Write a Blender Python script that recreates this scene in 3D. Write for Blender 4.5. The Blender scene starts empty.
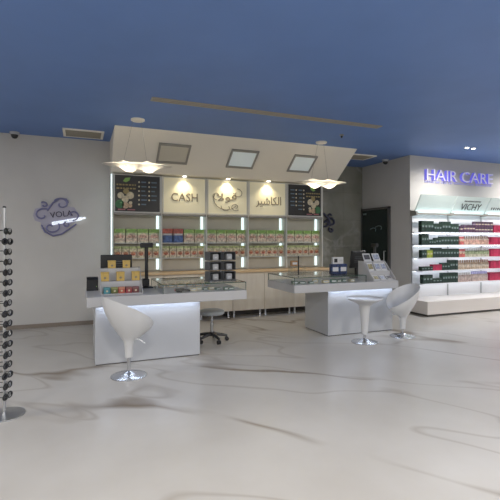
import bpy, bmesh, math, random
from mathutils import Vector, Matrix
random.seed(7)
ORD = ['leftmost', 'second', 'third', 'fourth', 'fifth', 'sixth', 'seventh', 'eighth', 'ninth', 'tenth', 'eleventh', 'twelfth', 'thirteenth', 'fourteenth', 'fifteenth', 'sixteenth', 'seventeenth', 'eighteenth', 'nineteenth', 'twentieth']
CNT = {}
def nth(key):       # counts the things of a row from the left
    i = CNT.get(key, 0); CNT[key] = i + 1; return ORD[0] if i == 0 else ORD[i] + ' from left'
PI = math.pi
scene = bpy.context.scene
C = scene.collection

# ------------------------------------------------------------------ camera
YAW = math.atan(170 / 420)
cd = bpy.data.cameras.new('camera')
cd.sensor_width = 36; cd.lens = 420 / 500 * 36; cd.shift_y = -0.02
cam = bpy.data.objects.new('camera', cd)
cam.location = (0, 0, 1.5); cam.rotation_euler = (PI / 2, 0, -YAW)
C.objects.link(cam); scene.camera = cam

# ------------------------------------------------------------------ world, lights, exposure
w = bpy.data.worlds.new('world'); scene.world = w; w.use_nodes = True
w.node_tree.nodes['Background'].inputs[0].default_value = (0.75, 0.8, 0.9, 1)
w.node_tree.nodes['Background'].inputs[1].default_value = 0.15
vs = scene.view_settings
vs.view_transform = 'Standard'; vs.look = 'None'; vs.exposure = 0.2; vs.gamma = 1.0
vs.use_curve_mapping = False
CEIL = 3.28
ROOM_W = 74.0     # watts of every unseen ceiling panel added to light the shop

def area(name, loc, size, power, col, rot=(0, 0, 0), size_y=None):
    l = bpy.data.lights.new(name, 'AREA'); l.energy = power; l.color = col
    l.shape = 'RECTANGLE'; l.size = size; l.size_y = size_y or size
    o = bpy.data.objects.new(name, l); o.location = loc; o.rotation_euler = rot; C.objects.link(o); return o
def spot(name, loc, power, col, angle, blend=0.6, rot=(0, 0, 0), r=0.03):
    l = bpy.data.lights.new(name, 'SPOT'); l.energy = power; l.color = col
    l.spot_size = angle; l.spot_blend = blend; l.shadow_soft_size = r
    o = bpy.data.objects.new(name, l); o.location = loc; o.rotation_euler = rot; C.objects.link(o); return o

ADDED_PANELS = [(-3.2, -2.8), (0.2, -2.8), (3.6, -2.8), (7.0, -2.8), (-3.2, 0.6), (0.2, 0.6), (3.6, 0.2), (7.0, 0.4), (10.5, 0.6), (11.5, 3.4), (-4.2, 4.6)]  # ceiling panels out of view, added as the general room light
for x, y in ADDED_PANELS:
    area('added_ceiling_lamp', (x, y, CEIL - 0.035), 0.56, ROOM_W, (1.0, 0.95, 0.88))

# ------------------------------------------------------------------ materials
def mat(name, col, rough=0.5, metal=0.0, emit=None, estr=0.0, spec=0.5, noise=0.0, nscale=6.0, bump=0.0):
    m = bpy.data.materials.new(name); m.use_nodes = True
    nt = m.node_tree; b = nt.nodes['Principled BSDF']
    b.inputs['Base Color'].default_value = (*col, 1); b.inputs['Roughness'].default_value = rough
    b.inputs['Metallic'].default_value = metal; b.inputs['Specular IOR Level'].default_value = spec
    if emit:
        b.inputs['Emission Color'].default_value = (*emit, 1); b.inputs['Emission Strength'].default_value = estr
    if noise or bump:
        tc = nt.nodes.new('ShaderNodeTexCoord'); n = nt.nodes.new('ShaderNodeTexNoise')
        n.inputs['Scale'].default_value = nscale; n.inputs['Detail'].default_value = 4
        nt.links.new(tc.outputs['Object'], n.inputs['Vector'])
        if noise:
            r = nt.nodes.new('ShaderNodeValToRGB')
            r.color_ramp.elements[0].position = 0.3; r.color_ramp.elements[1].position = 0.7
            r.color_ramp.elements[0].color = (*[c * (1 - noise) for c in col], 1)
            r.color_ramp.elements[1].color = (*[min(1, c * (1 + noise)) for c in col], 1)
            nt.links.new(n.outputs['Fac'], r.inputs[0]); nt.links.new(r.outputs[0], b.inputs['Base Color'])
        if bump:
            bp = nt.nodes.new('ShaderNodeBump'); bp.inputs['Strength'].default_value = bump; bp.inputs['Distance'].default_value = 0.01
            nt.links.new(n.outputs['Fac'], bp.inputs['Height']); nt.links.new(bp.outputs[0], b.inputs['Normal'])
    return m

def veined(name, base, tint, vein, scale, width, rough, base_noise=1.2, dens=0.55, warp=None):
    m = bpy.data.materials.new(name); m.use_nodes = True
    nt = m.node_tree; N = nt.nodes; L = nt.links; b = N['Principled BSDF']
    b.inputs['Roughness'].default_value = rough
    tc = N.new('ShaderNodeTexCoord')
    n0 = N.new('ShaderNodeTexNoise'); n0.inputs['Scale'].default_value = base_noise; n0.inputs['Detail'].default_value = 5
    L.new(tc.outputs['Object'], n0.inputs['Vector'])
    r0 = N.new('ShaderNodeValToRGB'); r0.color_ramp.elements[0].position = 0.35; r0.color_ramp.elements[1].position = 0.68
    r0.color_ramp.elements[0].color = (*base, 1); r0.color_ramp.elements[1].color = (*tint, 1)
    L.new(n0.outputs['Fac'], r0.inputs[0])
    co = tc.outputs['Object']
    if warp:
        mp = N.new('ShaderNodeMapping'); mp.vector_type = 'TEXTURE'; mp.inputs['Rotation'].default_value = (0, 0, warp[0])
        mp.inputs['Scale'].default_value = warp[1]; L.new(co, mp.inputs[0]); co = mp.outputs[0]
    # veins: thin bands where a distorted noise crosses its middle
    n1 = N.new('ShaderNodeTexNoise'); n1.inputs['Scale'].default_value = scale; n1.inputs['Detail'].default_value = 4
    n1.inputs['Roughness'].default_value = 0.45; n1.inputs['Distortion'].default_value = 0.35
    L.new(co, n1.inputs['Vector'])
    s = N.new('ShaderNodeMath'); s.operation = 'SUBTRACT'; s.inputs[1].default_value = 0.5; L.new(n1.outputs['Fac'], s.inputs[0])
    a = N.new('ShaderNodeMath'); a.operation = 'ABSOLUTE'; L.new(s.outputs[0], a.inputs[0])
    mr = N.new('ShaderNodeMapRange'); mr.inputs[1].default_value = 0; mr.inputs[2].default_value = width
    mr.inputs[3].default_value = 1; mr.inputs[4].default_value = 0; L.new(a.outputs[0], mr.inputs[0])
    n2 = N.new('ShaderNodeTexNoise'); n2.inputs['Scale'].default_value = scale * 1.7; L.new(tc.outputs['Object'], n2.inputs['Vector'])
    mk = N.new('ShaderNodeMapRange'); mk.inputs[1].default_value = 0.4; mk.inputs[2].default_value = 0.6
    mk.inputs[3].default_value = 0; mk.inputs[4].default_value = dens; L.new(n2.outputs['Fac'], mk.inputs[0])
    mu = N.new('ShaderNodeMath'); mu.operation = 'MULTIPLY'; L.new(mr.outputs[0], mu.inputs[0]); L.new(mk.outputs[0], mu.inputs[1])
    if warp:
        n3 = N.new('ShaderNodeTexNoise'); n3.inputs['Scale'].default_value = scale * 1.9; n3.inputs['Detail'].default_value = 2; L.new(co, n3.inputs['Vector'])
        s3 = N.new('ShaderNodeMath'); s3.operation = 'SUBTRACT'; s3.inputs[1].default_value = 0.53; L.new(n3.outputs['Fac'], s3.inputs[0])
        a3 = N.new('ShaderNodeMath'); a3.operation = 'ABSOLUTE'; L.new(s3.outputs[0], a3.inputs[0])
        m3 = N.new('ShaderNodeMapRange'); m3.inputs[1].default_value = 0; m3.inputs[2].default_value = width * 0.8
        m3.inputs[3].default_value = 0.35; m3.inputs[4].default_value = 0; L.new(a3.outputs[0], m3.inputs[0])
        mm_ = N.new('ShaderNodeMath'); mm_.operation = 'MAXIMUM'; L.new(mu.outputs[0], mm_.inputs[0]); L.new(m3.outputs[0], mm_.inputs[1]); mu = mm_
    mx = N.new('ShaderNodeMix'); mx.data_type = 'RGBA'
    L.new(mu.outputs[0], mx.inputs['Factor']); L.new(r0.outputs[0], mx.inputs[6]); mx.inputs[7].default_value = (*vein, 1)
    L.new(mx.outputs[2], b.inputs['Base Color'])
    return m

def wood(name, a, b_, scale=(1.2, 14, 14), rough=0.4):
    m = bpy.data.materials.new(name); m.use_nodes = True
    nt = m.node_tree; N = nt.nodes; L = nt.links; b = N['Principled BSDF']; b.inputs['Roughness'].default_value = rough
    tc = N.new('ShaderNodeTexCoord'); mp = N.new('ShaderNodeMapping'); mp.inputs['Scale'].default_value = scale
    n = N.new('ShaderNodeTexNoise'); n.inputs['Scale'].default_value = 3; n.inputs['Detail'].default_value = 6
    r = N.new('ShaderNodeValToRGB'); r.color_ramp.elements[0].position = 0.35; r.color_ramp.elements[1].position = 0.7
    r.color_ramp.elements[0].color = (*a, 1); r.color_ramp.elements[1].color = (*b_, 1)
    L.new(tc.outputs['Object'], mp.inputs[0]); L.new(mp.outputs[0], n.inputs['Vector']); L.new(n.outputs['Fac'], r.inputs[0])
    L.new(r.outputs[0], b.inputs['Base Color']); return m

def glass(name, tint, gl=0.10):
    m = bpy.data.materials.new(name); m.use_nodes = True
    nt = m.node_tree; N = nt.nodes; L = nt.links
    N.remove(N['Principled BSDF']); out = N['Material Output']
    t = N.new('ShaderNodeBsdfTransparent'); t.inputs[0].default_value = (*tint, 1)
    g = N.new('ShaderNodeBsdfGlossy'); g.inputs['Roughness'].default_value = 0.03
    f = N.new('ShaderNodeFresnel'); f.inputs['IOR'].default_value = 1.5
    ad = N.new('ShaderNodeMath'); ad.operation = 'ADD'; ad.inputs[1].default_value = gl; L.new(f.outputs[0], ad.inputs[0])
    ge = N.new('ShaderNodeNewGeometry'); iv = N.new('ShaderNodeMath'); iv.operation = 'SUBTRACT'; iv.inputs[0].default_value = 1; L.new(ge.outputs['Backfacing'], iv.inputs[1])
    ml = N.new('ShaderNodeMath'); ml.operation = 'MULTIPLY'; L.new(ad.outputs[0], ml.inputs[0]); L.new(iv.outputs[0], ml.inputs[1]); ad = ml      # the inner side of a pane does not mirror
    mx = N.new('ShaderNodeMixShader'); L.new(ad.outputs[0], mx.inputs[0]); L.new(t.outputs[0], mx.inputs[1]); L.new(g.outputs[0], mx.inputs[2])
    L.new(mx.outputs[0], out.inputs[0]); return m

def banded(name, bands, noise_mix=0.35, nscale=9.0, rough=0.45):
    """print on a carton: horizontal bands by height plus blotches of picture"""
    m = bpy.data.materials.new(name); m.use_nodes = True
    nt = m.node_tree; N = nt.nodes; L = nt.links; b = N['Principled BSDF']; b.inputs['Roughness'].default_value = rough
    tc = N.new('ShaderNodeTexCoord'); sx = N.new('ShaderNodeSeparateXYZ'); L.new(tc.outputs['Generated'], sx.inputs[0])
    r = N.new('ShaderNodeValToRGB'); r.color_ramp.interpolation = 'CONSTANT'
    while len(r.color_ramp.elements) < len(bands): r.color_ramp.elements.new(0.5)
    for e, (p, c) in zip(r.color_ramp.elements, bands): e.position = p; e.color = (*c, 1)
    L.new(sx.outputs[2], r.inputs[0])
    oi = N.new('ShaderNodeObjectInfo')
    n = N.new('ShaderNodeTexNoise'); n.noise_dimensions = '4D'; n.inputs['Scale'].default_value = nscale; n.inputs['Detail'].default_value = 2
    wm = N.new('ShaderNodeMath'); wm.operation = 'MULTIPLY'; wm.inputs[1].default_value = 40; L.new(oi.outputs['Random'], wm.inputs[0]); L.new(wm.outputs[0], n.inputs['W'])
    L.new(tc.outputs['Object'], n.inputs['Vector'])
    hs = N.new('ShaderNodeHueSaturation'); L.new(r.outputs[0], hs.inputs['Color'])
    mr = N.new('ShaderNodeMapRange'); mr.inputs[1].default_value = 0.35; mr.inputs[2].default_value = 0.65
    mr.inputs[3].default_value = 1 - noise_mix; mr.inputs[4].default_value = 1 + noise_mix
    L.new(n.outputs['Fac'], mr.inputs[0]); L.new(mr.outputs[0], hs.inputs['Value'])
    L.new(hs.outputs[0], b.inputs['Base Color']); return m

M = {}
M['wall'] = mat('painted wall', (0.57, 0.56, 0.535), 0.7, noise=0.03, nscale=2, bump=0.02)
M['ceiling'] = mat('blue ceiling paint', (0.125, 0.225, 0.50), 0.6, noise=0.04, nscale=1.5)
M['floor'] = veined('polished marble floor', (0.50, 0.475, 0.435), (0.60, 0.58, 0.545), (0.22, 0.17, 0.12), 0.42, 0.013, 0.30, 0.8, 1.0, (0.75, (1.0, 2.6, 1)))
M['marble'] = veined('grey green marble', (0.22, 0.22, 0.18), (0.32, 0.32, 0.27), (0.42, 0.42, 0.38), 1.1, 0.03, 0.25, 1.6)
M['bulk'] = mat('warm white plasterboard', (0.82, 0.785, 0.70), 0.7, noise=0.02, nscale=2)
M['white'] = mat('white lacquer', (0.50, 0.515, 0.54), 0.25)
M['desk'] = mat('white satin solid surface', (0.51, 0.51, 0.515), 0.35)
M['plastic'] = mat('white moulded plastic', (0.62, 0.625, 0.63), 0.28)
M['cream'] = wood('pale ash laminate', (0.76, 0.68, 0.55), (0.82, 0.75, 0.62), (6, 6, 1.0), 0.45)
M['maple'] = wood('light maple worktop', (0.72, 0.50, 0.27), (0.82, 0.61, 0.36))
M['chrome'] = mat('polished chrome', (0.62, 0.63, 0.65), 0.24, 1.0)
M['steel'] = mat('brushed aluminium', (0.55, 0.56, 0.57), 0.35, 1.0)
M['frame'] = mat('grey metal frame', (0.30, 0.29, 0.26), 0.5)
M['black'] = mat('black plastic', (0.015, 0.016, 0.018), 0.35)
M['dark'] = mat('dark toe board', (0.10, 0.095, 0.09), 0.6)
M['skirt'] = mat('brown skirting', (0.26, 0.22, 0.18), 0.5)
M['greyseat'] = mat('grey vinyl', (0.42, 0.45, 0.47), 0.35)
M['led'] = mat('cool led strip', (0.9, 0.95, 1.0), 0.4, emit=(0.74, 0.93, 0.95), estr=1.1)
M['deskled'] = mat('blue white led strip', (0.9, 0.95, 1.0), 0.4, emit=(0.70, 0.80, 1.0), estr=11.0)
M['shelfled'] = mat('white shelf led', (0.9, 0.95, 1.0), 0.4, emit=(0.84, 0.92, 1.0), estr=8.0)
M['signled'] = mat('header light tube', (0.9, 0.95, 1.0), 0.4, emit=(0.72, 0.95, 1.0), estr=5.0)
M['shelfback'] = mat('shelf back panel', (0.58, 0.55, 0.46), 0.6, noise=0.03)
M['shelfboard'] = mat('frosted shelf board', (0.62, 0.62, 0.58), 0.4)
M['panel'] = mat('cream lightbox acrylic', (0.80, 0.75, 0.55), 0.45, emit=(0.86, 0.77, 0.47), estr=0.09)
M['lettering'] = mat('brown lettering', (0.24, 0.20, 0.14), 0.5)
M['poster'] = mat('dark poster print', (0.018, 0.017, 0.014), 0.3, noise=0.5, nscale=5)
M['leaf'] = mat('leaf green print', (0.24, 0.44, 0.10), 0.5)
M['ivory'] = mat('ivory print', (0.62, 0.55, 0.38), 0.5, noise=0.25, nscale=30)
M['darkgreenprint'] = mat('deep green print', (0.04, 0.16, 0.06), 0.5)
M['peach'] = mat('peach print', (0.55, 0.40, 0.26), 0.5, noise=0.25, nscale=30)
M['pinkprint'] = mat('pink print', (0.40, 0.14, 0.16), 0.5)
M['goldprint'] = mat('gold print', (0.34, 0.27, 0.11), 0.5)
M['blueprint'] = mat('slate blue print', (0.12, 0.18, 0.22), 0.5)
M['lightdim'] = mat('unlit diffuser', (0.60, 0.57, 0.48), 0.5)
M['lighton'] = mat('lit diffuser', (0.62, 0.66, 0.66), 0.5, emit=(0.80, 0.93, 0.93), estr=0.14)
M['addedroomlight'] = mat('added room light diffuser', (0.9, 0.9, 0.9), 0.5, emit=(1.0, 0.95, 0.88), estr=2.5)
M['bulb'] = mat('warm lamp glow', (1, 0.95, 0.85), 0.4, emit=(1.0, 0.86, 0.60), estr=3.2)
def translucent(name, col):
    m = bpy.data.materials.new(name); m.use_nodes = True; nt = m.node_tree; N = nt.nodes; L = nt.links
    p = N['Principled BSDF']; p.inputs['Base Color'].default_value = (*col, 1); p.inputs['Roughness'].default_value = 0.4
    t = N.new('ShaderNodeBsdfTranslucent'); t.inputs[0].default_value = (*col, 1)
    x = N.new('ShaderNodeMixShader'); x.inputs[0].default_value = 0.5
    L.new(p.outputs[0], x.inputs[1]); L.new(t.outputs[0], x.inputs[2]); L.new(x.outputs[0], N['Material Output'].inputs[0]); return m
M['lampshell'] = translucent('translucent white lamp shell', (0.85, 0.82, 0.76))
M['downlight'] = mat('downlight lens', (1, 1, 1), 0.4, emit=(1.0, 0.90, 0.70), estr=9.0)
M['downwhite'] = mat('white downlight lens', (1, 1, 1), 0.4, emit=(1.0, 0.97, 0.92), estr=9.0)
M['glass'] = glass('vitrine glass', (0.985, 0.995, 0.99), 0.02)
M['acrylic'] = glass('clear acrylic', (0.96, 0.97, 0.97), 0.05)
M['glassedge'] = mat('dark green glass edge', (0.03, 0.08, 0.06), 0.2)
M['gold'] = mat('gold carton', (0.58, 0.40, 0.11), 0.4, noise=0.12, nscale=40)
M['teal'] = banded('teal carton', [(0, (0.06, 0.22, 0.26)), (0.75, (0.10, 0.30, 0.33))])
M['olive'] = banded('olive carton', [(0, (0.14, 0.15, 0.05)), (0.7, (0.25, 0.26, 0.10))])
M['brick'] = banded('brick red carton', [(0, (0.38, 0.09, 0.06)), (0.7, (0.45, 0.20, 0.13))])
M['ruby'] = banded('ruby carton', [(0, (0.33, 0.05, 0.06)), (0.7, (0.30, 0.12, 0.10))])
M['maroon'] = banded('maroon carton', [(0, (0.14, 0.05, 0.05)), (0.7, (0.22, 0.10, 0.10))])
M['tea'] = banded('fruit carton', [(0, (0.66, 0.62, 0.48)), (0.10, (0.66, 0.54, 0.42)), (0.55, (0.58, 0.62, 0.40)), (0.70, (0.34, 0.50, 0.16))], 0.35, 22)
M['tealabel'] = banded('fruit picture', [(0, (0.62, 0.54, 0.42)), (0.3, (0.58, 0.36, 0.27)), (0.7, (0.66, 0.52, 0.40))], 0.5, 30)
M['redblue'] = banded('red and blue carton', [(0, (0.07, 0.13, 0.30)), (0.52, (0.52, 0.42, 0.36)), (0.66, (0.48, 0.12, 0.08))], 0.4, 20)
M['snack'] = banded('small snack carton', [(0, (0.64, 0.58, 0.42)), (0.18, (0.62, 0.46, 0.34)), (0.55, (0.58, 0.54, 0.36)), (0.8, (0.42, 0.48, 0.22))], 0.4, 26)
M['snacklabel'] = banded('red snack picture', [(0, (0.42, 0.12, 0.07)), (0.5, (0.52, 0.26, 0.14))], 0.5, 30)
M['hairwall'] = mat('white unit panel', (0.76, 0.76, 0.78), 0.5)
M['hairplinth'] = mat('warm white plinth', (0.72, 0.68, 0.64), 0.4)
M['hairshelf'] = mat('white shelf', (0.72, 0.74, 0.78), 0.4)
M['hairheader'] = mat('frosted header glass', (0.52, 0.60, 0.58), 0.35, emit=(0.75, 0.93, 0.92), estr=0.12)
M['greenbox'] = banded('dark green carton', [(0, (0.012, 0.035, 0.028)), (0.55, (0.03, 0.075, 0.05)), (0.68, (0.015, 0.04, 0.03))], 0.45, 25)
M['lime'] = banded('lime carton', [(0, (0.30, 0.36, 0.05)), (0.8, (0.20, 0.28, 0.05))])
M['crimson'] = banded('crimson carton', [(0, (0.45, 0.03, 0.09)), (0.8, (0.35, 0.02, 0.07))], 0.25)
M['purplebox'] = banded('plum carton', [(0, (0.10, 0.05, 0.10)), (0.4, (0.36, 0.28, 0.36)), (0.6, (0.09, 0.05, 0.09))], 0.4, 25)
M['redwhite'] = banded('red and white carton', [(0, (0.55, 0.14, 0.13)), (0.5, (0.60, 0.42, 0.38)), (0.75, (0.50, 0.12, 0.12))], 0.3)
M['bottlebeige'] = banded('beige bottle', [(0, (0.50, 0.40, 0.30)), (0.35, (0.62, 0.54, 0.44)), (0.7, (0.48, 0.36, 0.26))], 0.25, 20)
M['bottlepink'] = banded('pale pink bottle', [(0, (0.58, 0.46, 0.42)), (0.4, (0.62, 0.52, 0.48)), (0.75, (0.52, 0.42, 0.38))], 0.2, 20)
M['bottlegreen'] = banded('pale green bottle', [(0, (0.52, 0.50, 0.38)), (0.4, (0.36, 0.42, 0.26)), (0.75, (0.30, 0.36, 0.22))], 0.25, 20)
M['bottlepeach'] = banded('peach bottle', [(0, (0.62, 0.42, 0.34)), (0.4, (0.58, 0.36, 0.30)), (0.7, (0.62, 0.48, 0.40))], 0.3, 20)
M['cap'] = mat('tan cap', (0.42, 0.30, 0.22), 0.4)
M['capwhite'] = mat('white cap', (0.66, 0.64, 0.64), 0.4)
M['caplilac'] = mat('lilac cap', (0.45, 0.44, 0.72), 0.4)
M['doorglass'] = mat('dark green door', (0.010, 0.022, 0.020), 0.25)
M['doormark'] = mat('pale door mark', (0.20, 0.26, 0.26), 0.4)
M['bluebox'] = banded('navy carton', [(0, (0.015, 0.03, 0.09)), (0.35, (0.04, 0.09, 0.20)), (0.6, (0.02, 0.04, 0.12))], 0.5, 30)
M['paper'] = mat('white paper', (0.62, 0.62, 0.62), 0.6)
M['leafletblue'] = mat('blue grey leaflet', (0.32, 0.36, 0.46), 0.5, noise=0.5, nscale=30)
M['leafletolive'] = mat('olive leaflet', (0.30, 0.27, 0.14), 0.5, noise=0.6, nscale=30)
M['leafletdark'] = mat('dark leaflet', (0.08, 0.08, 0.09), 0.5, noise=0.5, nscale=30)
M['greycard'] = mat('grey card', (0.36, 0.37, 0.38), 0.5)
M['charcoal'] = mat('charcoal tray', (0.10, 0.105, 0.11), 0.45)
M['brownitem'] = mat('brown carton', (0.36, 0.20, 0.09), 0.5)
M['greenitem'] = mat('green packet', (0.07, 0.16, 0.12), 0.4, noise=0.5, nscale=25)
M['creamitem'] = mat('cream packet', (0.60, 0.54, 0.36), 0.4, noise=0.3, nscale=25)
M['logometal'] = mat('blue grey logo metal', (0.22, 0.22, 0.38), 0.4, 0.4)
M['logoplate'] = mat('lilac logo plate', (0.42, 0.41, 0.50), 0.5)
M['logolight'] = mat('white sign light', (1, 1, 1), 0.4, emit=(0.80, 0.88, 1.0), estr=1.0)
M['letterdark'] = mat('navy letters', (0.03, 0.03, 0.07), 0.4)
M['hairface'] = mat('pale letter face', (0.62, 0.60, 0.72), 0.4, emit=(0.72, 0.68, 0.95), estr=0.18)
M['hairblue'] = mat('blue letter light', (0.25, 0.24, 0.75), 0.4, emit=(0.22, 0.20, 1.0), estr=0.28)
M['headertext'] = mat('dark grey letters', (0.07, 0.08, 0.08), 0.5)
M['emblem'] = mat('navy emblem metal', (0.05, 0.055, 0.09), 0.35, 0.3)
M['vent'] = mat('vent bronze', (0.26, 0.24, 0.20), 0.5)
M['slot'] = mat('diffuser beige', (0.36, 0.33, 0.28), 0.5)
M['lens'] = mat('smoked lens', (0.02, 0.02, 0.025), 0.1)

# ------------------------------------------------------------------ mesh helpers
class MB:
    def __init__(s): s.bm = bmesh.new()
    def box(s, x0, x1, y0, y1, z0, z1, bevel=0.0, mi=0):
        r = bmesh.ops.create_cube(s.bm, size=1.0, matrix=Matrix.Translation(((x0 + x1) / 2, (y0 + y1) / 2, (z0 + z1) / 2)) @ Matrix.Diagonal((x1 - x0, y1 - y0, z1 - z0, 1)))
        if mi:
            for f in {f for v in r['verts'] for f in v.link_faces}: f.material_index = mi
        if bevel:
            es = list({e for v in r['verts'] for e in v.link_edges})
            bmesh.ops.bevel(s.bm, geom=es, offset=bevel, segments=1, affect='EDGES', profile=0.5)
        return s
    def lathe(s, prof, n=32, loc=(0, 0, 0), cap=True):
        rings = []
        for r, z in prof:
            rings.append([s.bm.verts.new((loc[0] + r * math.cos(2 * PI * i / n), loc[1] + r * math.sin(2 * PI * i / n), loc[2] + z)) for i in range(n)])
        for a, b in zip(rings, rings[1:]):
            for i in range(n): s.bm.faces.new((a[i], a[(i + 1) % n], b[(i + 1) % n], b[i]))
        if cap:
            s.bm.faces.new(rings[0][::-1]); s.bm.faces.new(rings[-1])
        return s
    def tube(s, pts, r, n=8, closed=False):
        pts = [Vector(p) for p in pts]; N = len(pts); rings = []
        up = Vector((0, 0, 1)); prev = None
        for i, p in enumerate(pts):
            a = pts[(i - 1) % N] if (closed or i) else p; b = pts[(i + 1) % N] if (closed or i < N - 1) else p
            t = (b - a).normalized()
            if prev is None:
                ref = up if abs(t.z) < 0.95 else Vector((1, 0, 0)); u = t.cross(ref).normalized()
            else: u = (prev - t * prev.dot(t)).normalized()
            prev = u; v = t.cross(u)
            rr = r[i] if isinstance(r, (list, tuple)) else r
            rings.append([s.bm.verts.new(p + rr * (math.cos(2 * PI * k / n) * u + math.sin(2 * PI * k / n) * v)) for k in range(n)])
        m = N if closed else N - 1
        for i in range(m):
            a, b = rings[i], rings[(i + 1) % N]
            for k in range(n): s.bm.faces.new((a[k], b[k], b[(k + 1) % n], a[(k + 1) % n]))
        if not closed:
            s.bm.faces.new(rings[0]); s.bm.faces.new(rings[-1][::-1])
        return s
    def prism(s, poly, axis, a, b):
        """polygon of 2D points, extruded along axis 'x' (points are y,z), 'y' (x,z) or 'z' (x,y)"""
        f = {'x': lambda p, q: (q, p[0], p[1]), 'y': lambda p, q: (p[0], q, p[1]), 'z': lambda p, q: (p[0], p[1], q)}[axis]
        A = [s.bm.verts.new(f(p, a)) for p in poly]; B = [s.bm.verts.new(f(p, b)) for p in poly]; n = len(poly)
        s.bm.faces.new(A); s.bm.faces.new(B[::-1])
        for i in range(n): s.bm.faces.new((A[i], B[i], B[(i + 1) % n], A[(i + 1) % n]))
        return s
    def disc(s, x, z, r, y0, y1, n=20, sx=1.0, rot=0.0):
        poly = []
        for i in range(n):
            t = 2 * PI * i / n; px, pz = r * sx * math.cos(t), r * math.sin(t)
            poly.append((x + px * math.cos(rot) - pz * math.sin(rot), z + px * math.sin(rot) + pz * math.cos(rot)))
        return s.prism(poly, 'y', y0, y1)
    def mesh(s, name, mats, smooth=False):
        bmesh.ops.recalc_face_normals(s.bm, faces=s.bm.faces)
        me = bpy.data.meshes.new(name); s.bm.to_mesh(me); s.bm.free()
        for m in (mats if isinstance(mats, (list, tuple)) else [mats]): me.materials.append(m)
        if smooth:
            me.shade_smooth()
            me.set_sharp_from_angle(angle=math.radians(40))
        return me
    def build(s, name, mats, parent=None, smooth=False):
        o = bpy.data.objects.new(name, s.mesh(name, mats, smooth)); C.objects.link(o)
        if parent: o.parent = parent
        return o

def tag(o, label=None, cat=None, group=None, kind=None):
    if label: o['label'] = label
    if cat: o['category'] = cat
    if group: o['group'] = group
    if kind: o['kind'] = kind
    return o
def thing(name, label, cat, loc=(0, 0, 0), rz=0.0, group=None):
    o = bpy.data.objects.new(name, None); o.empty_display_size = 0.1; C.objects.link(o)
    o.location = loc; o.rotation_euler = (0, 0, rz); return tag(o, label, cat, group)
def struct(o): o['kind'] = 'structure'; return o
def inst(name, me, parent=None, loc=(0, 0, 0), rz=0.0):
    o = bpy.data.objects.new(name, me); C.objects.link(o); o.location = loc; o.rotation_euler = (0, 0, rz)
    if parent: o.parent = parent
    return o
def copy_tree(o, parent=None):
    c = o.copy(); C.objects.link(c); c.parent = parent
    for ch in o.children: copy_tree(ch, c)
    return c
def text_part(name, body, width, height, m, parent, loc, depth=0.01, rot=0.0, rz=0.0, tilt=PI / 2, offset=0.0, split=False):
    """lettering standing in the XZ plane, centred on loc, facing -Y"""
    cu = bpy.data.curves.new('t', 'FONT'); cu.body = body; cu.resolution_u = 3; cu.offset = offset
    to = bpy.data.objects.new('t', cu); C.objects.link(to)
    dg = bpy.context.evaluated_depsgraph_get(); dg.update()
    me = bpy.data.meshes.new_from_object(to.evaluated_get(dg), depsgraph=dg)
    bpy.data.objects.remove(to)
    xs = [v.co.x for v in me.vertices]; ys = [v.co.y for v in me.vertices]
    cx, cy = (min(xs) + max(xs)) / 2, (min(ys) + max(ys)) / 2
    kx, ky = width / (max(xs) - min(xs)), height / (max(ys) - min(ys))
    bm = bmesh.new(); bm.from_mesh(me)
    for v in bm.verts: v.co = Vector(((v.co.x - cx) * kx, (v.co.y - cy) * ky, 0))
    g = bmesh.ops.extrude_face_region(bm, geom=list(bm.faces))
    for v in [e for e in g['geom'] if isinstance(e, bmesh.types.BMVert)]: v.co.z += depth
    mtx = Matrix.Rotation(tilt, 4, 'X') @ Matrix.Rotation(rot, 4, 'Z')
    bmesh.ops.transform(bm, matrix=mtx, verts=bm.verts)
    bmesh.ops.recalc_face_normals(bm, faces=bm.faces)
    bpy.data.meshes.remove(me)
    if split:       # every letter a part of its own
        todo = set(bm.verts); groups = []
        while todo:
            v0 = todo.pop(); comp = {v0}; stack = [v0]
            while stack:
                for e in stack.pop().link_edges:
                    for q in e.verts:
                        if q not in comp: comp.add(q); stack.append(q)
            todo -= comp; groups.append(comp)
        groups.sort(key=lambda g_: min(v.co.x for v in g_))
        for comp in groups:
            idx = {v: i for i, v in enumerate(comp)}
            fs = [[idx[v] for v in f.verts] for f in bm.faces if f.verts[0] in comp]
            lm = bpy.data.meshes.new(name); lm.from_pydata([v.co[:] for v in comp], [], fs)
            for mm in (m if isinstance(m, (list, tuple)) else [m]): lm.materials.append(mm)
            if isinstance(m, (list, tuple)):
                for p in lm.polygons:
                    if abs((mtx.inverted().to_3x3() @ p.normal).z) < 0.5: p.material_index = 1
            inst(name, lm, parent, loc, rz)
        bm.free(); return None
    m2 = bpy.data.meshes.new(name); bm.to_mesh(m2); bm.free()
    for mm in (m if isinstance(m, (list, tuple)) else [m]): m2.materials.append(mm)
    if isinstance(m, (list, tuple)):
        for p in m2.polygons:
            if abs((mtx.inverted().to_3x3() @ p.normal).z) < 0.5: p.material_index = 1
    return inst(name, m2, parent, loc, rz)

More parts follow.
